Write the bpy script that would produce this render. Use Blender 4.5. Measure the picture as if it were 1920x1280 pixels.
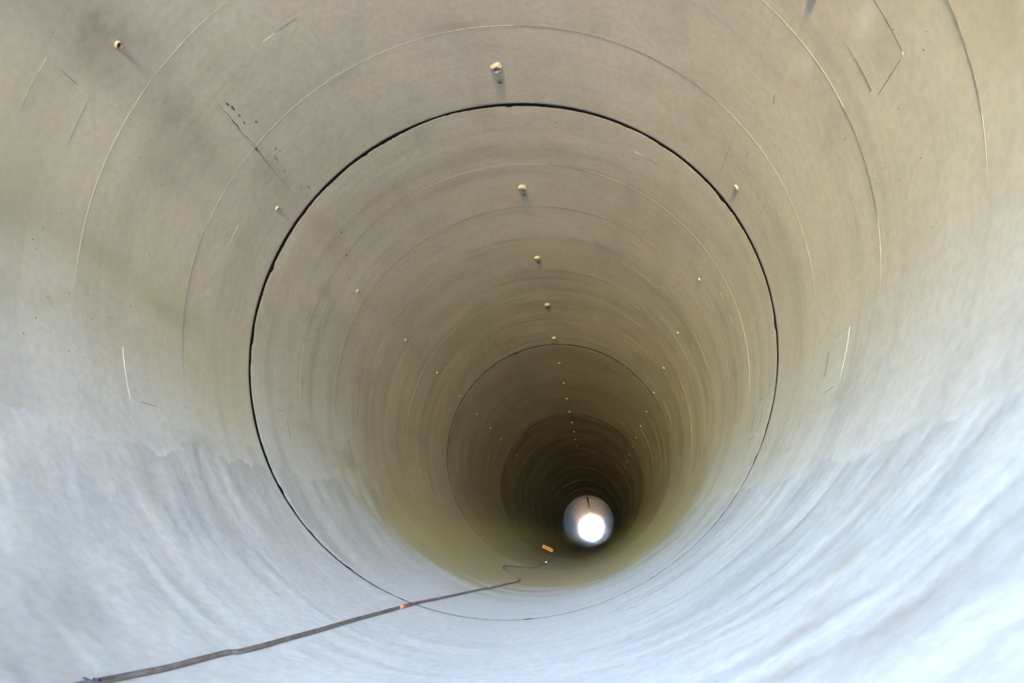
import bpy, bmesh, math, random
import numpy as np
from mathutils import Vector, Matrix, noise

random.seed(7)
for o in list(bpy.data.objects):
    bpy.data.objects.remove(o, do_unlink=True)
scene = bpy.context.scene
C = scene.collection

# ------------------------------------------------------------------ camera
F_PX, PITCH, YAW = 1374.6, 0.259427, -0.110739
CAM = Vector((0.327506, 0.0, -0.722368))
cp, sp, cyw, syw = math.cos(PITCH), math.sin(PITCH), math.cos(YAW), math.sin(YAW)
FWD = Vector((syw * cp, cyw * cp, sp))
RIGHT = Vector((cyw, -syw, 0.0))
UP = RIGHT.cross(FWD)
cam_data = bpy.data.cameras.new('camera')
cam = bpy.data.objects.new('camera', cam_data)
C.objects.link(cam)
cam_data.sensor_width = 36.0
cam_data.lens = 36.0 * F_PX / 1920.0
cam_data.clip_start = 0.02
cam_data.clip_end = 1000
m3 = Matrix((RIGHT, UP, -FWD)).transposed()
cam.matrix_world = Matrix.Translation(CAM) @ m3.to_4x4()
scene.camera = cam

# ------------------------------------------------------------------ sky, sun, exposure
world = bpy.data.worlds.new('sky')
scene.world = world
world.use_nodes = True
nt = world.node_tree
nt.nodes.clear()
SKY_HORIZON, SKY_ZENITH = (0.46, 0.69, 1.07, 1), (0.36, 0.60, 1.05, 1)      # clear sky, paler towards the horizon
tcw = nt.nodes.new('ShaderNodeTexCoord')
sepw = nt.nodes.new('ShaderNodeSeparateXYZ')
rmp = nt.nodes.new('ShaderNodeMapRange')
rmp.inputs['From Min'].default_value = 0.0
rmp.inputs['From Max'].default_value = 0.6
wmix = nt.nodes.new('ShaderNodeMix'); wmix.data_type = 'RGBA'
wmix.inputs[6].default_value = SKY_HORIZON
wmix.inputs[7].default_value = SKY_ZENITH
bg = nt.nodes.new('ShaderNodeBackground')
bg.inputs['Strength'].default_value = 9.1
wo = nt.nodes.new('ShaderNodeOutputWorld')
nt.links.new(tcw.outputs['Generated'], sepw.inputs[0])
nt.links.new(sepw.outputs[2], rmp.inputs[0])
nt.links.new(rmp.outputs[0], wmix.inputs[0])
nt.links.new(wmix.outputs[2], bg.inputs[0])
nt.links.new(bg.outputs[0], wo.inputs[0])
scene.cycles.max_bounces = 5
scene.cycles.use_guiding = True            # the light comes through the small mouths of a long pipe
scene.cycles.use_surface_guiding = True
scene.cycles.guiding_training_samples = 32

sun_data = bpy.data.lights.new('sun', 'SUN')
sun_data.energy = 50.0
sun_data.angle = math.radians(0.53)
sun_data.color = (1.0, 0.94, 0.85)
sun = bpy.data.objects.new('sun', sun_data)
C.objects.link(sun)
SUN_EL, SUN_AZ = math.radians(32), math.radians(8)       # the sun stands over the added headwall, a little to the right of the pipe
SUN_DIR = Vector((math.cos(SUN_EL) * math.sin(SUN_AZ), math.cos(SUN_EL) * math.cos(SUN_AZ), math.sin(SUN_EL)))
sun.rotation_euler = SUN_DIR.to_track_quat('Z', 'Y').to_euler()
sun.location = (5, 30, 25)

scene.view_settings.view_transform = 'Standard'
scene.view_settings.look = 'None'
scene.view_settings.gamma = 1.0
scene.view_settings.use_curve_mapping = False
scene.view_settings.exposure = 6.6

# ------------------------------------------------------------------ layout of the pipeline
D1, L = 2.6543, 3.94265          # first joint ahead of the camera, length of one pipe (inner radius 1 m)
N_PIPES = 18                     # pipe 0 is the one the camera stands in
WALL = 0.15
path_y = [-6, 0, 6.6, 14, 24, 33, 44, 56, 72]
path_x = [0, 0, 0, 0.0, 0.02, 0.03, 0.015, -0.015, -0.035]
path_z = [0, 0, 0, -0.035, -0.115, -0.165, -0.165, -0.125, -0.075]
def centre(y):
    return Vector((float(np.interp(y, path_y, path_x)), y, float(np.interp(y, path_y, path_z))))
JOINTS = [centre(D1 + L * i) for i in range(-1, N_PIPES)]       # pipe i runs JOINTS[i] -> JOINTS[i+1]

# ------------------------------------------------------------------ helpers
def link_mesh(name, verts, faces, mats, parent=None, smooth=True):
    me = bpy.data.meshes.new(name)
    me.from_pydata([tuple(v) for v in verts], [], faces)
    if smooth:
        me.polygons.foreach_set('use_smooth', [True] * len(me.polygons))
    for m in (mats if isinstance(mats, (list, tuple)) else [mats]):
        me.materials.append(m)
    me.update()
    o = bpy.data.objects.new(name, me)
    C.objects.link(o)
    if parent is not None:
        o.parent = parent
    return o

def copy_obj(src, parent=None):
    o = src.copy()
    C.objects.link(o)
    o.parent = parent
    return o

def tag(o, label, cat, group=None, kind=None):
    o['label'] = label
    o['category'] = cat
    if group: o['group'] = group
    if kind: o['kind'] = kind
    return o

def cyl(th, y, r=1.0):
    t = math.radians(th)
    return Vector((r * math.sin(t), y, r * math.cos(t)))

def on_wall(th, y, sink=0.0):
    """matrix at the wall: local Z points to the pipe axis, local Y along the pipe"""
    t = math.radians(th)
    z = Vector((-math.sin(t), 0, -math.cos(t)))
    yv = Vector((0, 1, 0))
    xv = yv.cross(z)
    m = Matrix((xv, yv, z)).transposed().to_4x4()
    m.translation = cyl(th, y, 1.0 + sink)
    return m

def n1(x, y=0.0, z=0.0):
    return noise.noise(Vector((x, y, z)))

def fbm(x, y, z, o=4):
    return noise.fractal(Vector((x, y, z)), 1.0, 2.0, o)

def _hash(ix, iy, iz):
    h = (ix.astype(np.int64) * 374761393 + iy.astype(np.int64) * 668265263 + iz.astype(np.int64) * 2147483647 + 1013904223) & 0xffffffff
    h = ((h ^ (h >> 13)) * 1274126177) & 0xffffffff
    h = ((h ^ (h >> 16)) * 2246822519) & 0xffffffff
    return ((h ^ (h >> 15)) & 0xffff) / 65535.0
def vnoise(x, y, z):
    xi, yi, zi = np.floor(x), np.floor(y), np.floor(z)
    u, v, w = x - xi, y - yi, z - zi
    u, v, w = u * u * (3 - 2 * u), v * v * (3 - 2 * v), w * w * (3 - 2 * w)
    r = 0
    for a in (0, 1):
        for b in (0, 1):
            for c in (0, 1):
                r = r + _hash(xi + a, yi + b, zi + c) * (u if a else 1 - u) * (v if b else 1 - v) * (w if c else 1 - w)
    return r
def vfbm(x, y, z, octv=5, gain=0.55):
    t, a, n = 0, 1.0, 0
    for i in range(octv):
        t = t + a * vnoise(x * 2 ** i + 17.3 * i, y * 2 ** i + 5.1 * i, z * 2 ** i); n += a; a *= gain
    return t / n
def sstep(v, a, b):
    t = np.clip((v - a) / (b - a), 0, 1)
    return t * t * (3 - 2 * t)

# ------------------------------------------------------------------ materials
class NB:
    def __init__(self, name):
        self.m = bpy.data.materials.new(name)
        self.m.use_nodes = True
        self.t = self.m.node_tree
        self.t.nodes.clear()
        self.out = self.n('ShaderNodeOutputMaterial')
        self.b = self.n('ShaderNodeBsdfPrincipled')
        self.l(self.b.outputs[0], self.out.inputs[0])
    def n(self, typ, **kw):
        nd = self.t.nodes.new(typ)
        for k, v in kw.items(): setattr(nd, k, v)
        return nd
    def l(self, a, b): self.t.links.new(a, b)
    def put(self, sock, v):
        if hasattr(v, 'is_linked') or hasattr(v, 'links'): self.l(v, sock)
        else: sock.default_value = v
    def math(self, op, a, b=0.0, c=None, clamp=False):
        nd = self.n('ShaderNodeMath', operation=op); nd.use_clamp = clamp
        self.put(nd.inputs[0], a); self.put(nd.inputs[1], b)
        if c is not None: self.put(nd.inputs[2], c)
        return nd.outputs[0]
    def noise(self, vec, scale, detail=4.0, rough=0.55, dist=0.0):
        nd = self.n('ShaderNodeTexNoise')
        self.l(vec, nd.inputs['Vector'])
        nd.inputs['Scale'].default_value = scale
        nd.inputs['Detail'].default_value = detail
        nd.inputs['Roughness'].default_value = rough
        nd.inputs['Distortion'].default_value = dist
        return nd.outputs['Fac']
    def mapping(self, vec, scale=(1, 1, 1), rot=(0, 0, 0), loc=(0, 0, 0)):
        nd = self.n('ShaderNodeMapping')
        self.l(vec, nd.inputs['Vector'])
        nd.inputs['Scale'].default_value = scale
        nd.inputs['Rotation'].default_value = rot
        nd.inputs['Location'].default_value = loc
        return nd.outputs[0]
    def ramp(self, v, a, b, lo=0.0, hi=1.0):
        nd = self.n('ShaderNodeMapRange'); nd.interpolation_type = 'SMOOTHSTEP'
        self.put(nd.inputs['Value'], v)
        nd.inputs['From Min'].default_value = a; nd.inputs['From Max'].default_value = b
        nd.inputs['To Min'].default_value = lo; nd.inputs['To Max'].default_value = hi
        return nd.outputs[0]
    def mix(self, fac, a, b, mode='MIX'):
        nd = self.n('ShaderNodeMix', data_type='RGBA', blend_type=mode)
        self.put(nd.inputs[0], fac); self.put(nd.inputs[6], a); self.put(nd.inputs[7], b)
        return nd.outputs[2]
    def bump(self, h, strength, dist, normal=None):
        nd = self.n('ShaderNodeBump')
        nd.inputs['Strength'].default_value = strength
        nd.inputs['Distance'].default_value = dist
        self.l(h, nd.inputs['Height'])
        if normal is not None: self.l(normal, nd.inputs['Normal'])
        return nd.outputs[0]
    def attr(self, name):
        nd = self.n('ShaderNodeAttribute'); nd.attribute_name = name
        return nd.outputs['Fac']

def concrete(name, warm, grey, streaky=0.0, rough=0.45, near=True, gloss=0.0):
    """cast concrete seen from inside the pipe; object space: Y along the pipe, X/Z across.
    Large smudges, the brushed lower zone and stains with painted light are stored on the mesh: wear_light = tone, smear_light, lower zone; stain_light = dirt_shade, rust, olive_stain_light, lime."""
    k = NB(name)
    tc = k.n('ShaderNodeTexCoord').outputs['Object']
    def split(attr):
        nd = k.n('ShaderNodeAttribute'); nd.attribute_name = attr
        sp_ = k.n('ShaderNodeSeparateColor'); k.l(nd.outputs['Color'], sp_.inputs[0])
        return sp_.outputs[0], sp_.outputs[1], sp_.outputs[2], nd.outputs['Alpha']
    tone, smear_light, low, streak = split('wear_light')
    dirt_shade, rust, olive_stain_light, lime = split('stain_light')
    col = k.mix(tone, warm, grey)
    if near:
        rg = k.math('SUBTRACT', streak, 0.5)
        col = k.mix(k.math('MULTIPLY', smear_light, 0.20), col, (0.25, 0.235, 0.21, 1))
        col = k.mix(k.ramp(rg, 0.08, 0.32, 0.0, 0.12 + 0.5 * streaky), col, (0.24, 0.22, 0.18, 1))
        col = k.mix(k.ramp(rg, -0.06, -0.28, 0.0, 0.08 + 0.4 * streaky), col, (0.84, 0.81, 0.75, 1))
        # brushed mortar over the lower part, its blue-white carrying the sky's light
        mort = k.mix(smear_light, (0.845, 0.885, 0.97, 1), (0.64, 0.68, 0.76, 1))
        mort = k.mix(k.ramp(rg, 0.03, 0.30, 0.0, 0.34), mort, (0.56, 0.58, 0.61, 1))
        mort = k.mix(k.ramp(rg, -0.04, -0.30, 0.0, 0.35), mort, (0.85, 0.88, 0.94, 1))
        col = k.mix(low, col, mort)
        fine = k.noise(tc, 45.0, 2, 0.6)
        col = k.mix(1.0, col, k.ramp(fine, 0.3, 0.7, 0.95, 1.05), 'MULTIPLY')
    else:
        oi = k.n('ShaderNodeObjectInfo').outputs['Random']
        off = k.n('ShaderNodeCombineXYZ'); k.l(k.math('MULTIPLY', oi, 37.0), off.inputs[1])
        va = k.n('ShaderNodeVectorMath', operation='ADD'); k.l(tc, va.inputs[0]); k.l(off.outputs[0], va.inputs[1])
        ring = k.noise(k.mapping(va.outputs[0], (0.9, 13.0, 0.9)), 1.0, 3, 0.6, 0.0)
        col = k.mix(k.math('MULTIPLY', smear_light, 0.17), col, (0.25, 0.235, 0.21, 1))
        col = k.mix(k.ramp(ring, 0.52, 0.70, 0.0, 0.10 + 0.55 * streaky), col, (0.20, 0.18, 0.15, 1))
        col = k.mix(k.ramp(ring, 0.44, 0.28, 0.0, 0.07 + 0.45 * streaky), col, (0.84, 0.81, 0.75, 1))
    # stains with a shape of their own, and the painted shade and olive light
    brk = k.ramp(smear_light, 0.0, 0.6, 0.6, 1.0)
    col = k.mix(k.math('MULTIPLY', dirt_shade, brk), col, (0.15, 0.14, 0.125, 1))
    col = k.mix(k.math('MULTIPLY', rust, brk), col, (0.46, 0.28, 0.14, 1))
    col = k.mix(k.math('MULTIPLY', olive_stain_light, brk), col, (0.66, 0.60, 0.33, 1))
    col = k.mix(lime, col, (0.84, 0.81, 0.75, 1))
    df = k.n('ShaderNodeBsdfDiffuse')
    k.l(col, df.inputs['Color'])
    sh = df.outputs[0]
    if gloss:                                                # a faint uneven sheen
        gl = k.n('ShaderNodeBsdfGlossy'); gl.inputs['Roughness'].default_value = rough
        gl.inputs['Color'].default_value = (1.0, 0.93, 0.87, 1)
        sheen_var = k.noise(k.mapping(va.outputs[0], (0.8, 2.2, 0.8)), 1.0, 4, 0.65)
        mx = k.n('ShaderNodeMixShader'); k.l(k.ramp(sheen_var, 0.36, 0.64, gloss * 0.12, gloss * 2.0), mx.inputs[0])
        k.l(sh, mx.inputs[1]); k.l(gl.outputs[0], mx.inputs[2]); sh = mx.outputs[0]
    k.t.nodes.remove(k.b)
    k.l(sh, k.out.inputs[0])
    return k.m

def plain(name, col, rough=0.6, var=0.15, scale=40.0, bump=0.2, metal=0.0, dark=None):
    k = NB(name)
    tc = k.n('ShaderNodeTexCoord').outputs['Object']
    f = k.noise(tc, scale, 4, 0.6)
    d = dark or tuple(c * (1 - 2 * var) for c in col[:3]) + (1,)
    k.l(k.mix(k.ramp(f, 0.3, 0.7), d, tuple(col[:3]) + (1,)), k.b.inputs['Base Color'])
    k.b.inputs['Roughness'].default_value = rough
    k.b.inputs['Metallic'].default_value = metal
    if bump: k.l(k.bump(f, bump, 0.003), k.b.inputs['Normal'])
    return k.m

M_CONC = concrete('cast_concrete', (0.635, 0.565, 0.48, 1), (0.59, 0.53, 0.46, 1))
M_CONC_B = concrete('cast_concrete_streaked', (0.65, 0.58, 0.49, 1), (0.59, 0.53, 0.45, 1), streaky=0.16)
M_CONC_C = concrete('cast_concrete_dim', (0.53, 0.46, 0.39, 1), (0.465, 0.40, 0.34, 1), streaky=0.3, near=False)  # darker copy of the concrete; the dimming further in is painted
M_CONC_D = concrete('cast_concrete_deep_shade', (0.405, 0.34, 0.295, 1), (0.325, 0.27, 0.235, 1), streaky=0.3, near=False)  # darkest copy, for deeper pipes: fading daylight put into the colour
M_CONC_N = concrete('cast_concrete_mouth', (0.66, 0.62, 0.57, 1), (0.61, 0.575, 0.53, 1), near=False)
M_CONC_F = concrete('grey_glossy_concrete', (0.60, 0.575, 0.56, 1), (0.44, 0.425, 0.415, 1), streaky=0.8, rough=0.38, near=False, gloss=0.006)  # paler and glossier than the pipes before it
M_SEAM = plain('seam_concrete', (0.42, 0.38, 0.32), 0.55, 0.06, 30, 0.0)
M_SEAM_DARK = plain('filler_groove_shade', (0.105, 0.10, 0.09), 0.8, 0.2, 60, 0.2)  # crack filler; on ring seams and panel edges it stands for shade
M_RUSTY = plain('rusty_dirt', (0.22, 0.13, 0.07), 0.8, 0.2, 60, 0.0)
M_TAR = plain('tar', (0.07, 0.07, 0.062), 0.7, 0.2, 90, 0.3)
M_RUBBER = plain('black_rubber', (0.012, 0.012, 0.014), 0.8, 0.2, 30, 0.2)
M_BITUMEN = plain('bitumen_coat', (0.012, 0.012, 0.014), 0.9, 0.2, 30, 0.0)
M_STEEL = plain('dark_steel_collar', (0.05, 0.045, 0.04), 0.6, 0.2, 10, 0.2, 0.6)
M_MORTAR = plain('pale_mortar', (0.44, 0.39, 0.34), 0.75, 0.12, 120, 0.5)
M_SOCKET = plain('cream_plastic_socket', (0.42, 0.36, 0.265), 0.6, 0.12, 200, 0.1)
M_HOLE = plain('hole_dark', (0.02, 0.016, 0.012), 0.9, 0.1, 30, 0.0)  # near-black floor stands in for the shade inside a port
M_CABLE = plain('grey_brown_rubber_cable', (0.27, 0.225, 0.215), 0.65, 0.2, 35, 0.25)
M_TAPE = plain('faded_red_tape', (0.55, 0.22, 0.16), 0.6, 0.12, 40, 0.1)
M_TWINE = plain('dark_blue_twine', (0.025, 0.03, 0.07), 0.8, 0.2, 60, 0.2)
M_ORANGE = plain('orange_block', (0.60, 0.175, 0.045), 0.6, 0.08, 25, 0.2)
M_ORANGE_IN = plain('orange_block_recess', (0.50, 0.155, 0.03), 0.7, 0.12, 25, 0.2)
M_CHIP = plain('white_stone_chip', (0.80, 0.77, 0.68), 0.7, 0.08, 60, 0.2)

# ------------------------------------------------------------------ the pipes
T_IN = 0.0
def gap_width(th, seed):
    """how far the joint stands open at this angle (m): wide over the crown, nearly closed over the invert"""
    a = abs(th)
    g = 0.0150 if a < 95 else max(0.0055, 0.0150 - (a - 95) * 0.00015)
    x, z = math.sin(math.radians(th)), math.cos(math.radians(th))
    g *= 1.0 + 0.55 * n1(x * 3.0 + seed, z * 3.0, 1.7) + 0.25 * n1(x * 11.0 + seed, z * 11.0, 4.7)
    if 112 < th < 152:
        g *= 0.25 + 0.75 * max(0.0, min(1.0, 0.5 + 1.8 * n1(x * 22, z * 22, 5.0)))
    return g
def jag(th, seed, amp=0.010):
    x, z = math.sin(math.radians(th)), math.cos(math.radians(th))
    v = 0.6 * n1(x * 25 + seed, z * 25, 3.1) + 0.5 * n1(x * 90 + seed, z * 90, 8.1)
    bite = max(0.0, n1(x * 14 + seed, z * 14, 11.0) - 0.32) * 4.0
    return amp * (max(0.0, v) + bite)

BLOBS = {  # attribute -> pipe -> (theta, y in the picture's frame from the camera, sigma theta, sigma y, strength)
 'dirt_shade': {0: [(-154, .95, 10, .26, .58), (-100, 2.0, 9, .5, .16), (-146, 1.15, 5, .12, .14), (-160, .70, 10, .2, .3), (-63, 1.25, 4.0, .16, .40), (-60.5, 1.45, 3.5, .12, .34), (-62, 1.75, 3.0, .14, .34), (-63, 2.05, 2.6, .16, .26), (-70, 1.95, 2.2, .10, .32),  # broad ones on the left floor and wall are painted shade
              (-68, 1.86, 3.0, .05, .22), (-90, 1.36, 2.6, .10, .50), (-87, 1.50, 3.0, .16, .26), (-88.5, 1.72, 1.4, .12, .28), (-93, 2.15, 2.0, .10, .30), (-92, 2.05, 1.3, .07, .25),
              (-55, 2.30, 1.6, .06, .18), (-58, 2.25, 1.6, .05, .14), (-50, 1.78, 3, .10, .15), (-57, 1.60, 2.0, .12, .2),
              (34, 1.85, 5, .12, .16), (45, 1.70, 5, .10, .16), (62, 1.20, 4, .12, .22), (78, 1.10, 5, .07, .25), (84, 1.08, 4, .06, .3), (48, 2.15, 4, .08, .10), (0, 2.08, 9, .06, .10)],
          1: [(-96, 3.2, 12, .5, .13), (-66.4, 3.18, 1.6, .05, .42), (-74.5, 3.12, 2.0, .06, .38), (-70, 3.40, 3.0, .10, .20), (-112, 3.78, 4.0, .09, .30), (-109, 3.5, 1.8, .25, .18), (-115, 3.95, 3.0, .10, .24),  # the broad first entry is painted shade on the left wall
              (-104, 3.2, 1.4, .14, .28), (-102, 4.9, 7.0, .10, .16), (-118, 4.7, 6.0, .12, .15), (85, 4.36, 3.4, .04, .5), (78, 4.42, 5, .03, .3), (92, 4.42, 3, .03, .36), (104, 4.4, 1.8, .05, .35),
              (-50, 4.3, 7, .14, .2), (-57, 4.05, 3, .14, .2), (-60, 5.0, 5, .2, .2), (20, 4.05, 12, .05, .16), (-20, 4.35, 20, .05, .14), (38, 3.5, 6, .12, .10), (-80, 2.75, 6, .05, .12), (55, 3.1, 2, .10, .14)]},
 'rust': {0: [(128, 1.24, 3, .018, 0.20), (132, 1.17, 5, .012, 0.14), (139, 1.05, 1.4, .02, 0.26), (143, 1.00, 1.2, .02, 0.26), (145.8, .94, 2.2, .014, 0.29), (148.5, .85, 1.4, .02, 0.26), (143, .75, 3, .03, 0.20),
              (136, 1.13, 9, .006, 0.16), (63, 1.80, .7, .02, .30), (69.4, 1.44, 1.3, .03, .12)],
          1: [(-53.8, 2.85, 2.2, .06, .30), (-55.4, 3.03, 2.5, .06, .24), (-70.3, 2.81, 3.2, .03, .30), (-64, 2.88, 4.0, .05, .20), (-4.4, 2.72, 2.2, .012, .45), (-28, 2.80, 3, .02, .2), (10, 2.9, 6, .1, .08), (-40, 3.1, 5, .05, .16)]},
 'lime': {0: [(69.4, 1.43, 1.2, .035, .45), (63.5, 1.70, 1.0, .035, .30), (61.5, 1.76, .8, .03, .22)],
          1: [(72, 4.46, 6, .03, .34), (80, 4.52, 8, .025, .26), (90, 4.47, 8, .02, .26), (-84, 4.22, 1.5, .02, .4), (-76, 4.6, 10, .025, .22), (60, 4.55, 8, .05, .24), (35, 4.6, 14, .05, .16), (-30, 4.55, 18, .06, .16), (-66, 5.3, 5, .08, .15)]},
 'olive_stain_light': {0: [(-93, 1.5, 8.0, .4, .18), (-98, 2.2, 9.0, .4, .36), (-90, 1.75, 7, .35, .13), (-104, 2.5, 8, .25, .55), (-80, 1.3, 8, .5, .25), (-86, 1.2, 5, .15, .2), (84, 1.05, 5, .12, .22), (95, 1.8, 10, .6, .10), (112, 2.3, 8, .3, .14)],  # olive on left wall and floor stands in for light off grass
          1: [(-104, 3.2, 9, .5, .24), (-115, 4.3, 12, .8, .30), (-135, 4.6, 14, .7, .30), (170, 4.8, 26, .8, .34), (130, 4.4, 20, 1.0, .26), (105, 3.2, 9, .5, .14)]},
}
def wear_light_maps(TH, YY, idx):
    X, Z = np.sin(np.radians(TH)), np.cos(np.radians(TH))
    Yq = YY + 50.0 * (idx > 3)
    big = vfbm(X * 1.9 + 9, Yq * 1.9, Z * 1.9 + 4)
    mid = vfbm(X * 6 + 3, Yq * 6, Z * 6 + 8, 5, 0.6)
    axial = vfbm(X * 7 + 30, Yq * 0.9, Z * 7 + 11, 4)
    sw = vfbm(X * 3.2 + 30, Yq * 7 + X * 3.0, Z * 3.2 + 11, 5, 0.6)
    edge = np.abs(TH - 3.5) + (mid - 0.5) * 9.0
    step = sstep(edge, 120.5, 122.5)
    sky_wash = sstep(np.abs(TH - 7.0) + (big - 0.5) * 16 + (9 if idx == 1 else 7), 92, 138)                 # sky light put into the colour, thinning out up the walls
    low = 0.18 * step + 0.82 * sky_wash
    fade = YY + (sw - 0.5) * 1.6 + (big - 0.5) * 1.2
    low = low * (1 - sstep(fade, 3.5, 4.5))                                    # pale mortar and painted sky light end in the second pipe
    olive_floor_light = sstep(np.abs(TH) + (mid - 0.5) * 14, 104, 140) * sstep(fade, 3.4, 4.6) * 0.92  # olive on the deeper floor: grass-coloured light painted in
    calm = sstep(np.abs(TH - 3), 130, 165)                                     # trowelled smooth along the invert
    ring = vfbm(X * 0.9 + 7, Yq * 13, Z * 0.9 + 3, 4, 0.6)
    brush = vfbm(X * 2.2 + 5, Yq * 24 + X * 9, Z * 2.2, 4, 0.62)
    streak = np.clip(0.5 + 1.5 * np.where(step > 0.5, (brush - 0.5) * (1 - 0.55 * calm), ring - 0.5), 0, 1)
    smear_light = np.where(step > 0.5, np.clip(sstep(sw, 0.35, 0.65) * (0.65 - 0.5 * calm) + 0.35 * (1 - calm), 0, 1), np.clip(0.55 * sstep(mid, 0.48, 0.72) + 0.6 * sstep(axial, 0.50, 0.72) * sstep(big, 0.4, 0.6), 0, 1))  # lower zone: greyer sides and paler middle are painted light
    relief = 0.0022 * step * (1 - 0.5 * calm) * ((sw - 0.5) * 1.4 + (brush - 0.5) * 1.1)
    return sstep(big, 0.36, 0.64), smear_light, low, streak, relief, olive_floor_light

def paint(me, nv, TH, YY, idx, maps):
    st = {}
    for key, d in BLOBS.items():
        val = np.zeros(nv)
        for th, y, s_t, s_y, s in d.get(idx, ()):
            dt = (TH - th + 180) % 360 - 180
            val = 1 - (1 - val) * (1 - s * np.exp(-0.5 * ((dt / s_t) ** 2 + ((YY - y) / s_y) ** 2)))
        st[key] = val
    band = np.clip(1 - np.abs(YY - (Y0_CUR + 0.055)) / 0.035, 0, 1) * 0.30      # pale mortar wiped round the start of each pipe
    band *= np.clip(0.5 + 0.5 * np.sin(TH * 0.11 + 1.3) + 0.3 * np.sin(TH * 0.37), 0, 1) * (np.abs(TH) < 112)
    st['lime'] = np.maximum(st['lime'], band)
    st['olive_stain_light'] = np.maximum(st['olive_stain_light'], maps[5])
    for key, ch in (('wear_light', maps[:4]), ('stain_light', (st['dirt_shade'], st['rust'], st['olive_stain_light'], st['lime']))):
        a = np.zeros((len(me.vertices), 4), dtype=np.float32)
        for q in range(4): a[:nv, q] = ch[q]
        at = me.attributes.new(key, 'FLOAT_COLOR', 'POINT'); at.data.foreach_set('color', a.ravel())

def pipe_wall(idx, nseg, rows, mat, parent, first_open=False):
    """one concrete pipe: ragged inner edges, end faces and outside; local y = 0 at the joint it starts from"""
    global Y0_CUR
    ths = np.linspace(-180, 180, nseg, endpoint=False)
    verts, TH, YY = [], [], []
    seed_s, seed_e = idx * 5.3, (idx + 1) * 5.3
    gs = np.array([0.0 if first_open else gap_width(t, seed_s) + jag(t, seed_s + 40) for t in ths])
    ge = np.array([jag(t, seed_e, 0.0035) for t in ths])
    y0 = D1 + L * (idx - 1)
    Y0_CUR = y0
    inner = [('s', 0.0, 1.0), ('s', 0.002, 1.0)] + [('m', y, 1.0) for y in rows] + [('e', 0.005, 1.0), ('e', 0.0, 1.004)]
    for kind, y, r in inner:
        for i, t in enumerate(ths):
            yy = gs[i] + y if kind == 's' else (L - ge[i] - y if kind == 'e' else y)
            verts.append(cyl(t, yy, r)); TH.append(t); YY.append(yy + y0)
    nv = len(verts)
    TH, YY = np.array(TH), np.array(YY)
    maps = wear_light_maps(TH, YY, idx)
    if idx <= 1:
        for q in range(2 * nseg, nv - 2 * nseg):
            f_ = 1.0 - maps[4][q]
            v_ = verts[q]; v_.x *= f_; v_.z *= f_
    ro = 1.0 + WALL
    for y in (L, 0.022 if not first_open else 0.0):
        for t in ths: verts.append(cyl(t, y, ro))
    nr = len(inner) + 2
    faces = []
    for a in range(nr):
        b = (a + 1) % nr
        for i in range(nseg):
            j = (i + 1) % nseg
            faces.append((a * nseg + i, b * nseg + i, b * nseg + j, a * nseg + j))
    o = link_mesh('pipe_wall', verts, faces, [mat, M_BITUMEN], parent)
    sh = np.ones(len(faces), dtype=bool)
    sh[(len(inner) - 1) * nseg:] = False
    o.data.polygons.foreach_set('use_smooth', sh)
    mi = np.zeros(len(faces), dtype=np.int32); mi[(nr - 1) * nseg:] = 1          # the end it starts with is coated black
    o.data.polygons.foreach_set('material_index', mi)
    paint(o.data, nv, TH, YY, idx, maps)
    return o

def ring_mesh(name, r0, r1, y0, y1, nseg, mat, parent):
    verts, faces = [], []
    for r, y in ((r0, y0), (r0, y1), (r1, y1), (r1, y0)):
        for i in range(nseg): verts.append(cyl(360 * i / nseg, y, r))
    for a in range(4):
        b = (a + 1) % 4
        for i in range(nseg):
            j = (i + 1) % nseg
            faces.append((a * nseg + i, b * nseg + i, b * nseg + j, a * nseg + j))
    return link_mesh(name, verts, faces, mat, parent)

def ridge(pts, width_dir_fn, heights, widths, dark, name, parent):
    """a hairline ridge along the wall; pts = (theta, y), three vertices per station; dark = where it has dark filler or painted shade"""
    verts, faces, mi = [], [], []
    dth, dy = width_dir_fn
    for (th, y), h, w in zip(pts, heights, widths):
        verts += [cyl(th - dth * w, y - dy * w, 1.0008), cyl(th, y, 1.0 - h), cyl(th + dth * w, y + dy * w, 1.0008)]
    for i in range(len(pts) - 1):
        if heights[i] < 0 and heights[i + 1] < 0: continue
        a = i * 3
        faces += [(a, a + 1, a + 4, a + 3), (a + 1, a + 2, a + 5, a + 4)]
        mi += [1 if dark[i] else 0] * 2
    o = link_mesh(name, verts, faces, [M_SEAM, M_SEAM_DARK], parent, smooth=False)
    o.data.polygons.foreach_set('material_index', mi)
    return o

def ring_seam(parent, idx, frac, lim=112, n=300):
    yl = frac * L
    pts, hs, ws, dk = [], [], [], []
    for i in range(n + 1):
        th = -lim + 2 * lim * i / n
        x, z = math.sin(math.radians(th)), math.cos(math.radians(th))
        v = n1(x * 1.6 + idx * 3 + frac * 31, z * 1.6, frac * 9) + 0.4 * n1(x * 7, z * 7, frac * 17 + idx)
        w = n1(x * 2.4 + idx * 5 + frac * 11, z * 2.4, frac * 5 + 40)
        dark = w > 0.02
        h = (0.0009 + 0.0008 * v) if dark else (0.00055 + 0.0006 * v)
        fade = min(1.0, (lim - abs(th)) / 20)
        pts.append((th, yl + 0.002 * n1(x * 2, z * 2, frac * 3))); hs.append(h * fade - 0.0004 * (1 - fade)); ws.append(0.0011); dk.append(dark)
    return ridge(pts, (0, 1), hs, ws, dk, 'ring_seam', parent)

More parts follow.
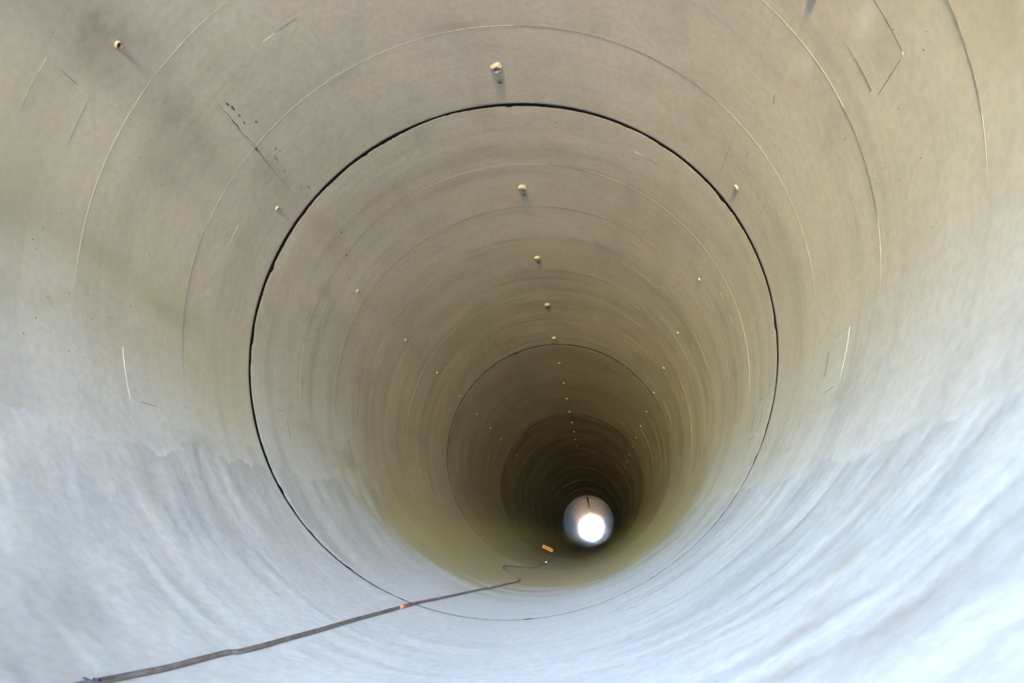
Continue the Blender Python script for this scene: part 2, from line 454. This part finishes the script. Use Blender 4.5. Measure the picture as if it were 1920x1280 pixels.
def long_seam(parent, idx, th0, n=90):
    pts, hs, ws, dk = [], [], [], []
    for i in range(n + 1):
        y = 0.10 + (L - 0.2) * i / n
        v = n1(y * 1.7 + idx * 9, th0, 2.0)
        pts.append((th0 + 0.35 * n1(y * 3, th0, idx), y)); hs.append(0.00015 + 0.0011 * v); ws.append(0.0011 * 57.3); dk.append(True)
    return ridge(pts, (1, 0), hs, ws, dk, 'lengthwise_seam', parent)

def mould_panel(parent, idx, thc, yc, sgn):
    """one square print of the mould: a shallow plate, slightly tilted, with a soft lip"""
    hw, hl = 4.4, 0.079
    n = 8
    rnd = random.Random(int(idx * 1000 + thc * 13 + yc * 997))
    hh = [rnd.uniform(-0.0007, 0.0009) for _ in range(4)]
    if max(hh) < 0.0004: hh[rnd.randrange(4)] = 0.0006
    verts, faces = [], []
    def hgt(u, v): return (hh[0] * (1 - u) + hh[1] * u) * (1 - v) + (hh[2] * (1 - u) + hh[3] * u) * v
    for j in range(n + 1):
        for i in range(n + 1):
            u, v = i / n, j / n
            verts.append(cyl(thc - hw + 2 * hw * u, yc - hl + 2 * hl * v, 1.0 - hgt(u, v)))
    for j in range(n):
        for i in range(n):
            a = j * (n + 1) + i
            faces.append((a, a + 1, a + n + 2, a + n + 1))
    rim = [(i, 0) for i in range(n)] + [(n, j) for j in range(n)] + [(i, n) for i in range(n, 0, -1)] + [(0, j) for j in range(n, 0, -1)]
    base = len(verts)
    for i, j in rim:
        u, v = i / n, j / n
        verts.append(cyl(thc - (hw + 0.03) + 2 * (hw + 0.03) * u, yc - (hl + .0005) + 2 * (hl + .0005) * v, 1.004))
    m = len(rim)
    for q in range(m):
        a = rim[q][1] * (n + 1) + rim[q][0]
        b = rim[(q + 1) % m][1] * (n + 1) + rim[(q + 1) % m][0]
        faces.append((a, base + q, base + (q + 1) % m, b))
    o = link_mesh('mould_panel', verts, faces, PIPE_MATS[idx], parent, smooth=False)
    TH = np.array([math.degrees(math.atan2(v.x, v.z)) for v in verts]); YY = np.array([v.y for v in verts]) + D1 + L * (idx - 1)
    paint(o.data, len(verts), TH, YY, idx, wear_light_maps(TH, YY, idx))
    cor = [(thc - hw, yc - hl), (thc + hw, yc - hl), (thc + hw, yc + hl), (thc - hw, yc + hl)]
    ev, ef, em = [], [], []
    for q in range(4):                                       # shaded and lit edges painted as dark and pale lines
        if rnd.random() < 0.38: continue
        (t0, y0), (t1, y1) = cor[q], cor[(q + 1) % 4]
        u0 = rnd.uniform(0, 0.35); u1 = rnd.uniform(0.7, 1.0); w = rnd.uniform(0.0006, 0.0013); lt = rnd.random() < 0.4
        st = 8
        for i in range(st + 1):
            u = u0 + (u1 - u0) * i / st; t, y = t0 + (t1 - t0) * u, y0 + (y1 - y0) * u
            ww = w * (1 - 0.7 * abs(2 * i / st - 1) ** 3)
            dt, dyy = (math.degrees(ww), 0) if q % 2 else (0, ww)
            k0 = len(ev); ev += [cyl(t - dt, y - dyy, 1.0005), cyl(t, y, 0.9994 if lt else 0.9990), cyl(t + dt, y + dyy, 1.0005)]
            if i:
                em += [1 if lt else 0] * 2
                ef += [(k0 - 3, k0 - 2, k0 + 1, k0), (k0 - 2, k0 - 1, k0 + 2, k0 + 1)]
    if ef: link_mesh('panel_edge_shade_light', ev, ef, [M_SEAM_DARK, M_SEAM], o).data.polygons.foreach_set('material_index', em)
    return o

def lathe(profile, n, jitter=0.0, seed=0.0):
    verts, faces = [], []
    for k, (r, z) in enumerate(profile):
        for i in range(n):
            a = 2 * math.pi * i / n
            rr = r * (1 + jitter * n1(math.cos(a) * 2 + seed, math.sin(a) * 2, k * 0.7 + seed))
            zz = z * (1 + 1.2 * jitter * n1(math.cos(a) * 3 + seed, math.sin(a) * 3, 9 + k * 0.5))
            verts.append(Vector((rr * math.cos(a), rr * math.sin(a), zz)))
    for k in range(len(profile) - 1):
        for i in range(n):
            j = (i + 1) % n
            faces.append((k * n + i, k * n + j, (k + 1) * n + j, (k + 1) * n + i))
    faces.append(tuple((len(profile) - 1) * n + i for i in range(n)))
    return verts, faces

def port_proto():
    prof = [(0.0105, -0.001), (0.0098, 0.003), (0.0094, 0.0075), (0.0086, 0.0085), (0.0074, 0.0080), (0.0068, 0.0060), (0.0064, 0.0008), (0.0030, 0.0005)]
    v, f = lathe(prof, 18, 0.10, 3.0)
    o = link_mesh('grout_port', v, f, [M_SOCKET, M_HOLE])
    for p in o.data.polygons:
        if p.index >= 6 * 18: p.material_index = 1
    return o

def plug_mesh(seed, hollow):
    if hollow: prof = [(0.023, -0.003), (0.0235, 0.006), (0.021, 0.013), (0.0165, 0.0165), (0.012, 0.013), (0.010, 0.006), (0.008, 0.001)]
    else:      prof = [(0.018, -0.003), (0.0195, 0.008), (0.021, 0.012), (0.019, 0.016), (0.013, 0.0175), (0.006, 0.0185), (0.002, 0.0185)]
    v, f = lathe(prof, 22, 0.38 if hollow else 0.22, seed)
    o = link_mesh('mortar_plug', v, f, M_MORTAR)
    return o

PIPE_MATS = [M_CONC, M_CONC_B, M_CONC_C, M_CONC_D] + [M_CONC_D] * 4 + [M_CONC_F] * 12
PIPE_LABELS = [
 'pale smooth concrete pipe the camera stands in, in front of the first black joint',
 'tan concrete pipe just beyond the wide black joint, as far as the second thin joint',
 'brown shaded concrete pipe between the second and third joint rings',
 'dark brown concrete pipe just beyond the third joint ring, the orange block on its floor',
]
ORD = ['fifth', 'sixth', 'seventh', 'eighth', 'ninth', 'tenth', 'eleventh', 'twelfth', 'thirteenth', 'fourteenth', 'fifteenth', 'sixteenth', 'seventeenth', 'eighteenth']
for q, w in enumerate(ORD):
    if q < 4: PIPE_LABELS.append(f'nearly black concrete pipe deep in the tunnel, {w} pipe from the camera')
    elif q < 13: PIPE_LABELS.append(f'grey glistening concrete pipe towards the bright far end, {w} pipe from the camera')
    else: PIPE_LABELS.append('last concrete pipe, glaring white around the open far end')

pipes, walls = [], {}
far_wall = far_seal = far_collar = None
port0 = None
for idx in range(N_PIPES):
    a, b = JOINTS[idx], JOINTS[idx + 1]
    e = bpy.data.objects.new('concrete_pipe', None)
    e.empty_display_size = 0.3
    C.objects.link(e)
    yv = (b - a).normalized()
    xv = yv.cross(Vector((0, 0, 1))).normalized()
    zv = xv.cross(yv)
    m = Matrix((xv, yv, zv)).transposed().to_4x4(); m.translation = a
    e.matrix_world = m
    tag(e, PIPE_LABELS[idx], 'pipe', 'concrete pipes joined end to end', 'structure')
    pipes.append(e)
    if idx == 0:
        rows = [0.03, 0.6, 1.2] + list(np.arange(1.7, L - 0.015, 0.0125))
        pipe_wall(0, 900, rows, M_CONC, e, first_open=True)
    elif idx == 1:
        pipe_wall(1, 720, list(np.arange(0.04, L - 0.02, 0.02)), M_CONC_B, e)
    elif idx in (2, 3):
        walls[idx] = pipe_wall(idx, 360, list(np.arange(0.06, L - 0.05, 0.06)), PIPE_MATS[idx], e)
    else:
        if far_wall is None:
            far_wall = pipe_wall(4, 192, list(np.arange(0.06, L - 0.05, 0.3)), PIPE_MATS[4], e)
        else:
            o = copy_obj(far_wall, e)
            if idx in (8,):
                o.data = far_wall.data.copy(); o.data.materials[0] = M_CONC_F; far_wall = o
    if idx < N_PIPES - 1:
        if far_seal is None:
            far_seal = ring_mesh('joint_seal', 1.006, 1.149, L - 0.004, L + 0.034, 160, M_RUBBER, e)
            far_collar = ring_mesh('steel_collar', 1.149, 1.165, L - 0.12, L + 0.12, 96, M_STEEL, e)
        else:
            copy_obj(far_seal, e); copy_obj(far_collar, e)
    # seams of the mould, its square prints, grouting ports and mortar plugs
    if idx <= 3:
        for q in range(1, 8):
            if idx == 0 and q < 5: continue
            ring_seam(e, idx, q / 8.0 + (0.003 if q % 2 else -0.002), n=300 if idx < 2 else 140)
        for t in (-54.6, 55.2): long_seam(e, idx, t)
        y0 = D1 + L * (idx - 1)
        if idx <= 1:
            for q in range(4):
                for t in (-72.8, 72.8):                       # every quarter length
                    yl = L * ((0.205 + 0.2445 * q) if idx == 0 else (0.1865 + 0.2475 * q))
                    if y0 + yl > 1.0: mould_panel(e, idx, t, yl, 1)
                for t in (-36.6, 36.6, -106.6, 106.6):         # staggered by an eighth
                    yl = L * ((0.063 + 0.2517 * q) if idx == 0 else (0.063 + 0.2475 * q))
                    if y0 + yl > 1.0: mould_panel(e, idx, t, yl, 1)
        for q in range(4):
            yp = L * (0.2105 + 0.2495 * q)
            yb = L * (0.1875 + 0.2495 * q)
            if y0 + yp < 1.0: continue
            for t in (0.2, -59.8, 60.2):
                if port0 is None:
                    port0 = port_proto(); o = port0; o.parent = e
                else: o = copy_obj(port0, e)
                if t > 30 and idx == 1 and q < 2:            # this one is plugged with mortar
                    bpy.data.objects.remove(o); o = plug_mesh(q * 5.5 + 2, False); o.parent = e; o.scale = (0.5, 0.5, 0.6)
                    o.matrix_local = on_wall(t, yp) @ Matrix.Diagonal((0.45, 0.6, 0.5, 1)); continue
                o.matrix_local = on_wall(t, yp) @ Matrix.Rotation(random.uniform(0, 6.28), 4, 'Z')
            o = plug_mesh(q * 3.1 + idx * 7, idx == 0)
            o.parent = e
            o.matrix_local = on_wall(0.1, yb) @ Matrix.Scale(1.0 if idx < 2 else 0.7, 4)

# two more pipes behind the camera, up to the open near mouth
mouth_mesh = walls[2].data.copy(); mouth_mesh.materials[0] = M_CONC_N
for q, lab in ((2, 'pale concrete pipe just behind the camera'), (3, 'pale concrete pipe behind the camera with the open near mouth')):
    e = bpy.data.objects.new('concrete_pipe', None); C.objects.link(e)
    e.matrix_world = Matrix.Translation((0, D1 - q * L, 0))
    tag(e, lab, 'pipe', 'concrete pipes joined end to end', 'structure')
    o = copy_obj(walls[2], e); o.data = mouth_mesh
    copy_obj(far_seal, e); copy_obj(far_collar, e)

# dark filler in the left seam and tar spots beside it (first pipe)
y00 = D1 - L
def ribbon(pts, mat, name, parent):
    verts, faces = [], []
    for th, y, w in pts:
        dt = math.degrees(w)
        verts += [cyl(th - dt, y, 1.0006), cyl(th - dt * .5, y, 0.9988), cyl(th + dt * .5, y, 0.9988), cyl(th + dt, y, 1.0006)]
    for i in range(len(pts) - 1):
        a = i * 4
        for q in range(3): faces.append((a + q, a + q + 1, a + q + 5, a + q + 4))
    return link_mesh(name, verts, faces, mat, parent)
cr = []
for i in range(60):
    u = i / 59
    y = 1.88 + 0.42 * u
    th = -54.1 - 0.35 * u + 0.25 * n1(u * 9, 0.3) + 0.12 * n1(u * 30, 4.0)
    w = 0.0003 + 0.0026 * max(0.0, n1(u * 7, 8.8) + 0.18) * math.sin(math.pi * min(1, u * 1.15 + .02)) ** .5
    cr.append((th, y - y00, w))
ribbon(cr, M_SEAM_DARK, 'seam_filler', pipes[0])['label'] = 'dark filler squeezed from a lengthwise seam'
def spot(th, y, rt, ry, skew, seed, mat, pipe, ybase):
    n = 14
    verts, faces = [], []
    for k, (s, h) in enumerate(((1.0, -0.0006), (0.8, 0.0012), (0.35, 0.0018))):
        for i in range(n):
            a = 2 * math.pi * i / n
            f = s * (1 + 0.45 * n1(math.cos(a) * 1.7 + seed, math.sin(a) * 1.7, seed))
            yy = ry * math.sin(a) * f
            verts.append(cyl(th + math.degrees(rt * math.cos(a) * f + skew * yy), y - ybase + yy, 1.0 - h))
    for k in range(2):
        for i in range(n):
            j = (i + 1) % n
            faces.append((k * n + i, k * n + j, (k + 1) * n + j, (k + 1) * n + i))
    faces.append(tuple(2 * n + i for i in range(n)))
    return link_mesh('tar_spot', verts, faces, mat, pipe)
M_SMUDGE = plain('grey_smudge', (0.33, 0.31, 0.28), 0.8, 0.1, 60, 0.0)
for th, y, rt, ry, sk, mt in [(-52.9, 1.945, .0035, .010, .1, M_TAR), (-52.6, 1.975, .003, .017, 0, M_TAR), (-52.6, 2.018, .002, .010, 0, M_TAR), (-52.8, 2.057, .0025, .006, 0, M_TAR),
        (-50.9, 2.096, .003, .006, 0, M_TAR), (-54.4, 2.187, .006, .010, 0, M_SEAM_DARK), (-51.3, 2.262, .007, .010, 0, M_SMUDGE), (-50.9, 2.29, .003, .006, 0, M_SMUDGE), (-52.6, 2.305, .004, .026, 0, M_SMUDGE),
        (-52.9, 2.386, .005, .010, 0, M_SMUDGE), (-52.3, 2.534, .004, .012, 0, M_SMUDGE), (-51.2, 2.57, .005, .012, 0, M_SMUDGE),
        (60.6, 1.93, .0022, .022, 0.3, M_SMUDGE), (59.8, 2.27, .0016, .020, 0.3, M_SMUDGE)]:
    spot(th, y, rt, ry, sk, th + y, mt, pipes[0], y00)
for th, y, rt, ry in [(-52.0, 3.00, .0026, .010), (-55.0, 3.17, .003, .010), (-59.0, 3.33, .002, .006), (12, 2.78, .003, .004), (-27, 2.86, .002, .004), (-18, 3.35, .002, .006)]:
    spot(th, y, rt, ry, 0, th + y, M_TAR, pipes[1], D1)

def specks(pipe, ybase, areas, mat):
    v, f = [], []
    rnd = random.Random(11)
    for t0, t1, ya, yb, n in areas:
        for _ in range(n):
            t, y = rnd.uniform(t0, t1), rnd.uniform(ya, yb) - ybase
            r = rnd.uniform(0.0009, 0.0024); k0 = len(v); st = rnd.uniform(0.6, 2.2)
            for a_ in (0, 1.6, 3.1, 4.7):
                v.append(cyl(t + math.degrees(r * st * math.cos(a_)), y + r * math.sin(a_), 1.0004))
            v.append(cyl(t, y, 0.9988))
            f += [(k0, k0 + 1, k0 + 4), (k0 + 1, k0 + 2, k0 + 4), (k0 + 2, k0 + 3, k0 + 4), (k0 + 3, k0, k0 + 4)]
    o = link_mesh('dirt_specks', v, f, mat, pipe); o['kind'] = 'stuff'
specks(pipes[0], y00, [(-108, -84, 1.25, 1.95, 46), (-100, -60, 1.3, 2.5, 16), (70, 100, 1.0, 1.8, 24), (20, 70, 1.3, 2.5, 14), (-60, 20, 1.9, 2.6, 12)], M_TAR)
specks(pipes[1], D1, [(-66, -20, 2.72, 3.2, 34), (-20, 40, 2.72, 3.3, 16), (-110, -70, 2.8, 4.0, 14), (40, 100, 2.8, 4.2, 18)], M_RUSTY)

# ------------------------------------------------------------------ cable lying along the invert
def ray(px, py):
    return ((px - 960) / F_PX) * RIGHT - ((py - 640) / F_PX) * UP + FWD
def on_floor(px, py, lift):
    """where the floor of the pipe lies under a point of the survey; lifted towards the axis"""
    v = ray(px, py); r = 1.0 - lift
    c = Vector((0, 0, 0))
    for _ in range(6):
        ox, oz = CAM.x - c.x, CAM.z - c.z
        A = v.x ** 2 + v.z ** 2; B = ox * v.x + oz * v.z; D = ox * ox + oz * oz - r * r
        t = (-B + math.sqrt(B * B - A * D)) / A
        q = CAM + v * t
        c = centre(q.y)
    return q
CR = 0.0048
cab_px = [(190, 1276), (255, 1263), (320, 1249.5), (420, 1224), (460, 1218.5), (545, 1195), (600, 1180), (660, 1162.5), (710, 1149), (770, 1132.5), (830, 1120), (895, 1106), (920, 1101.8), (944.6, 1096), (962, 1092),
          (972, 1089.6), (975, 1087.6), (971, 1083.7), (961, 1079.6), (948, 1069.8), (943.4, 1064), (944.5, 1061.4), (949.5, 1060.5), (969.2, 1062), (993.8, 1064), (1005.3, 1063.7), (1011.3, 1062.6), (1011.2, 1059.4), (1013.5, 1057.6), (1024.2, 1056.6), (1033.2, 1047.8), (1039.8, 1042.8), (1047.5, 1041.3), (1049.0, 1040.2), (1045.5, 1038.2), (1039.5, 1035.6)]
cab = [on_floor(x, y, CR) for x, y in cab_px]
d0 = (cab[0] - cab[1]).normalized()
def drop(p, lift):
    c = centre(p.y); d = Vector((p.x - c.x, 0, p.z - c.z)); d *= (1 - lift) / d.length
    return Vector((c.x + d.x, p.y, c.z + d.z))
cab = [drop(cab[0] + d0 * s, CR) for s in (0.55, 0.40, 0.25, 0.12)] + cab
def catmull(pts, n=6):
    out = []
    for i in range(len(pts) - 1):
        p0, p1, p2, p3 = pts[max(i - 1, 0)], pts[i], pts[i + 1], pts[min(i + 2, len(pts) - 1)]
        for k in range(n):
            t = k / n
            out.append(0.5 * ((2 * p1) + (p2 - p0) * t + (2 * p0 - 5 * p1 + 4 * p2 - p3) * t * t + (3 * p1 - p0 - 3 * p2 + p3) * t ** 3))
    out.append(pts[-1])
    return out
def tube(pts, rad, n, mat, name, parent=None):
    verts, faces = [], []
    up = Vector((0, 0, 1))
    for i, p in enumerate(pts):
        d = (pts[min(i + 1, len(pts) - 1)] - pts[max(i - 1, 0)]).normalized()
        s = d.cross(up).normalized(); u = s.cross(d)
        r = rad(i) if callable(rad) else rad
        for k in range(n):
            a = 2 * math.pi * k / n
            verts.append(p + s * (r * math.cos(a)) + u * (r * math.sin(a)))
    for i in range(len(pts) - 1):
        for k in range(n):
            j = (k + 1) % n
            faces.append((i * n + k, (i + 1) * n + k, (i + 1) * n + j, i * n + j))
    faces.append(tuple(range(n))); faces.append(tuple((len(pts) - 1) * n + k for k in range(n - 1, -1, -1)))
    return link_mesh(name, verts, faces, mat, parent)
line = [drop(p, CR) for p in catmull(cab, 6)]
cable = bpy.data.objects.new('cable', None); C.objects.link(cable)
cable.location = line[0]
tag(cable, 'thin grey-brown cable lying along the pale floor and kinking near the orange block', 'cable')
def sub(o):
    o.parent = cable; o.matrix_parent_inverse = Matrix.Translation(-line[0]); return o
sub(tube(line, lambda i: CR * (1 + 0.10 * n1(i * 0.8, 2.2)), 10, M_CABLE, 'cable_sheath'))
tp = [on_floor(x, y, CR) for x, y in ((750, 1138.3), (757, 1136.2), (764, 1134.3), (770, 1132.6))]
o = sub(tube(tp, CR * 1.28, 12, M_TAPE, 'tape')); o['label'] = 'faded red tape wrapped round the cable'
k0 = on_floor(186, 1276.5, CR); k1 = on_floor(182, 1274.5, .009)
knot = [on_floor(188, 1275.3, .006), on_floor(185, 1273.8, .013), on_floor(180, 1274.3, .012), on_floor(176, 1273, .008)]
sub(tube(catmull(knot, 4), 0.0022, 8, M_TWINE, 'twine_knot'))
tail = [on_floor(170, 1275.5, .004), on_floor(166, 1273.8, .006), on_floor(161, 1272, .005), on_floor(156, 1270.5, .004)]
sub(tube(catmull(tail, 4), 0.0013, 6, M_TWINE, 'twine_tail'))

# a dark duct hung along the crown, far in
dk = [centre(y) + Vector((-0.02, 0, 0.955)) for y in np.arange(31.0, 42.5, 0.5)]
o = tube(dk, lambda i: 0.035 if i < 13 else 0.022, 8, M_RUBBER, 'crown_duct')
tag(o, 'dark duct hung along the crown just before the bright far end', 'duct')

# ------------------------------------------------------------------ orange block and stone chips
def block():
    """a block with a shallow recess in its face; local X long side, Z up from the wall, -Y faces the entrance"""
    lx, ly, lz = 0.086, 0.045, 0.050
    bm = bmesh.new()
    bmesh.ops.create_cube(bm, size=1.0, matrix=Matrix.Translation((0, 0, lz / 2)) @ Matrix.Diagonal((lx * 2, ly * 2, lz, 1)))
    bm.faces.ensure_lookup_table()
    bmesh.ops.bevel(bm, geom=list(bm.edges), offset=0.002, segments=1, affect='EDGES')
    me = bpy.data.meshes.new('block_body'); bm.to_mesh(me); bm.free()
    return me
root = bpy.data.objects.new('orange_block', None); C.objects.link(root)
pb = on_floor(1025.4, 1031.0, 0.0)
cb = centre(pb.y)
thb = math.degrees(math.atan2(pb.x - cb.x, pb.z - cb.z))
mb = Matrix.Translation(cb - Vector((0, cb.y, 0))) @ on_wall(thb, pb.y, -0.004)
root.matrix_world = mb @ Matrix.Rotation(math.radians(4), 4, 'Z')
tag(root, 'small orange block lying on the dark pipe floor at the end of the cable', 'block')
me = block(); me.materials.append(M_ORANGE)
body = bpy.data.objects.new('block_body', me); C.objects.link(body); body.parent = root
bm = bmesh.new()
bmesh.ops.create_cube(bm, size=1.0, matrix=Matrix.Translation((0, -0.0445, 0.025)) @ Matrix.Diagonal((0.125, 0.004, 0.022, 1)))
bmesh.ops.bevel(bm, geom=list(bm.edges), offset=0.0012, segments=1, affect='EDGES')
me2 = bpy.data.meshes.new('face_plate'); bm.to_mesh(me2); bm.free(); me2.materials.append(M_ORANGE_IN)
fp = bpy.data.objects.new('face_plate', me2); C.objects.link(fp); fp.parent = root

def chip(name, px, py, rad, lift, label, seed, group=None, at=None):
    bm = bmesh.new()
    bmesh.ops.create_icosphere(bm, subdivisions=2, radius=rad)
    for v in bm.verts:
        v.co *= 1 + 0.35 * n1(v.co.x / rad + seed, v.co.y / rad, v.co.z / rad)
        v.co.z *= 0.7
    me = bpy.data.meshes.new(name); bm.to_mesh(me); bm.free()
    me.materials.append(M_CHIP)
    o = bpy.data.objects.new(name, me); C.objects.link(o)
    o.location = at if at is not None else on_floor(px, py, lift)
    tag(o, label, 'stone', group)
    return o
chip('stone_chip', 1024, 1053.3, 0.012, 0.008, 'tiny pale stone chip beside the bend of the cable', 3.0)
chip('stone_chip', 0, 0, 0.008, 0, 'tiny white stone chip on top of the orange block', 8.0, at=mb @ Vector((0.02, -0.02, 0.054)))

# ------------------------------------------------------------------ the open ground outside both ends
k = NB('sunlit_gravel')
tc = k.n('ShaderNodeTexCoord').outputs['Object']
g1 = k.noise(tc, 0.35, 5, 0.6); g2 = k.noise(tc, 9.0, 4, 0.7)
gc = k.mix(k.ramp(g1, 0.35, 0.65), (0.66, 0.33, 0.11, 1), (0.60, 0.29, 0.10, 1))
gc = k.mix(k.math('MULTIPLY', k.ramp(g2, 0.5, 0.7), 0.4), gc, (0.50, 0.24, 0.08, 1))
k.l(gc, k.b.inputs['Base Color']); k.b.inputs['Roughness'].default_value = 0.9
k.l(k.bump(g2, 0.4, 0.03), k.b.inputs['Normal'])
M_GROUND = k.m
k = NB('grass_bank')
tc = k.n('ShaderNodeTexCoord').outputs['Object']
g1 = k.noise(tc, 0.6, 6, 0.65)
k.l(k.mix(k.ramp(g1, 0.35, 0.65), (0.32, 0.30, 0.05, 1), (0.36, 0.31, 0.07, 1)), k.b.inputs['Base Color'])
k.b.inputs['Roughness'].default_value = 0.9
k.l(k.bump(g1, 0.8, 0.15), k.b.inputs['Normal'])
M_GRASS = k.m
GZ = -1.42
gv, gf = [], []
for j in range(41):
    for i in range(31):
        x = -75 + 150 * i / 30; y = -62 + 222 * j / 40
        gv.append((x, y, GZ + 0.05 * n1(x * .3, y * .3)))
for j in range(40):
    for i in range(30):
        a = j * 31 + i; gf.append((a, a + 1, a + 32, a + 31))
o = link_mesh('ground', gv, gf, M_GROUND)
tag(o, 'sunlit tan gravel ground outside the pipe', 'ground', kind='structure')
def bank(y_foot, y_top, height):
    v, f = [], []
    nx, ny = 60, 14
    for j in range(ny + 1):
        for i in range(nx + 1):
            x = -74 + 148 * i / nx; u = j / ny
            y = y_foot + (y_top - y_foot) * u + 1.0 * n1(x * .15, u * 2, y_foot)
            z = GZ - 0.3 + (height + 0.3) * (3 * u * u - 2 * u ** 3) + 0.3 * u * fbm(x * .12, u * 2, 3.0)
            v.append((x, y, z))
    for j in range(ny):
        for i in range(nx):
            a = j * (nx + 1) + i; f.append((a, a + 1, a + nx + 2, a + nx + 1))
    return v, f
v, f = bank(-42.0, -56.0, 4.6)
tag(link_mesh('hill', v, f, M_GRASS), 'dry grassy bank facing the near mouth of the pipe', 'hill', kind='structure')
# unseen walls added to cast shade: one round the mouth, one beside it
M_SHADE_WALL = plain('shade_wall_concrete', (0.30, 0.27, 0.22), 0.85, 0.12, 1.5, 0.3)
MY = D1 - 3 * L
n = 96
v, f = [], []
hx, z0, z1 = 40.0, GZ - 0.2, 6.0
for q in range(n):
    a = 2 * math.pi * q / n
    v.append((1.155 * math.sin(a), MY + 0.35, 1.155 * math.cos(a)))
for q in range(n):
    a = 2 * math.pi * q / n; dx, dz = math.sin(a), math.cos(a)
    t = min(hx / abs(dx) if abs(dx) > 1e-6 else 1e9, (z1 / dz if dz > 1e-6 else (z0 / dz if dz < -1e-6 else 1e9)))
    v.append((t * dx, MY + 0.35, t * dz))
for q in range(n):
    j = (q + 1) % n; f.append((q, n + q, n + j, j))
k0 = len(v); v += [(-hx, MY + 0.35, z1), (hx, MY + 0.35, z1), (hx, MY + 60, z1 + 1), (-hx, MY + 60, z1 + 1)]; f.append((k0, k0 + 1, k0 + 2, k0 + 3))
tag(link_mesh('wall_added_mouth', v, f, M_SHADE_WALL, smooth=False), 'unseen wall round the near mouth, added to shade the ground outside', 'wall', kind='structure')
bm = bmesh.new()
bmesh.ops.create_cube(bm, size=1.0, matrix=Matrix.Translation((2.1, MY - 12.6, 2.2)) @ Matrix.Diagonal((0.5, 25.0, 7.4, 1)))
bmesh.ops.bevel(bm, geom=list(bm.edges), offset=0.03, segments=1, affect='EDGES')
me = bpy.data.meshes.new('wall_added_right'); bm.to_mesh(me); bm.free(); me.materials.append(M_SHADE_WALL)
o = bpy.data.objects.new('wall_added_right', me); C.objects.link(o)
tag(o, 'unseen wall beside the near mouth, added to block light from the right', 'wall', kind='structure')
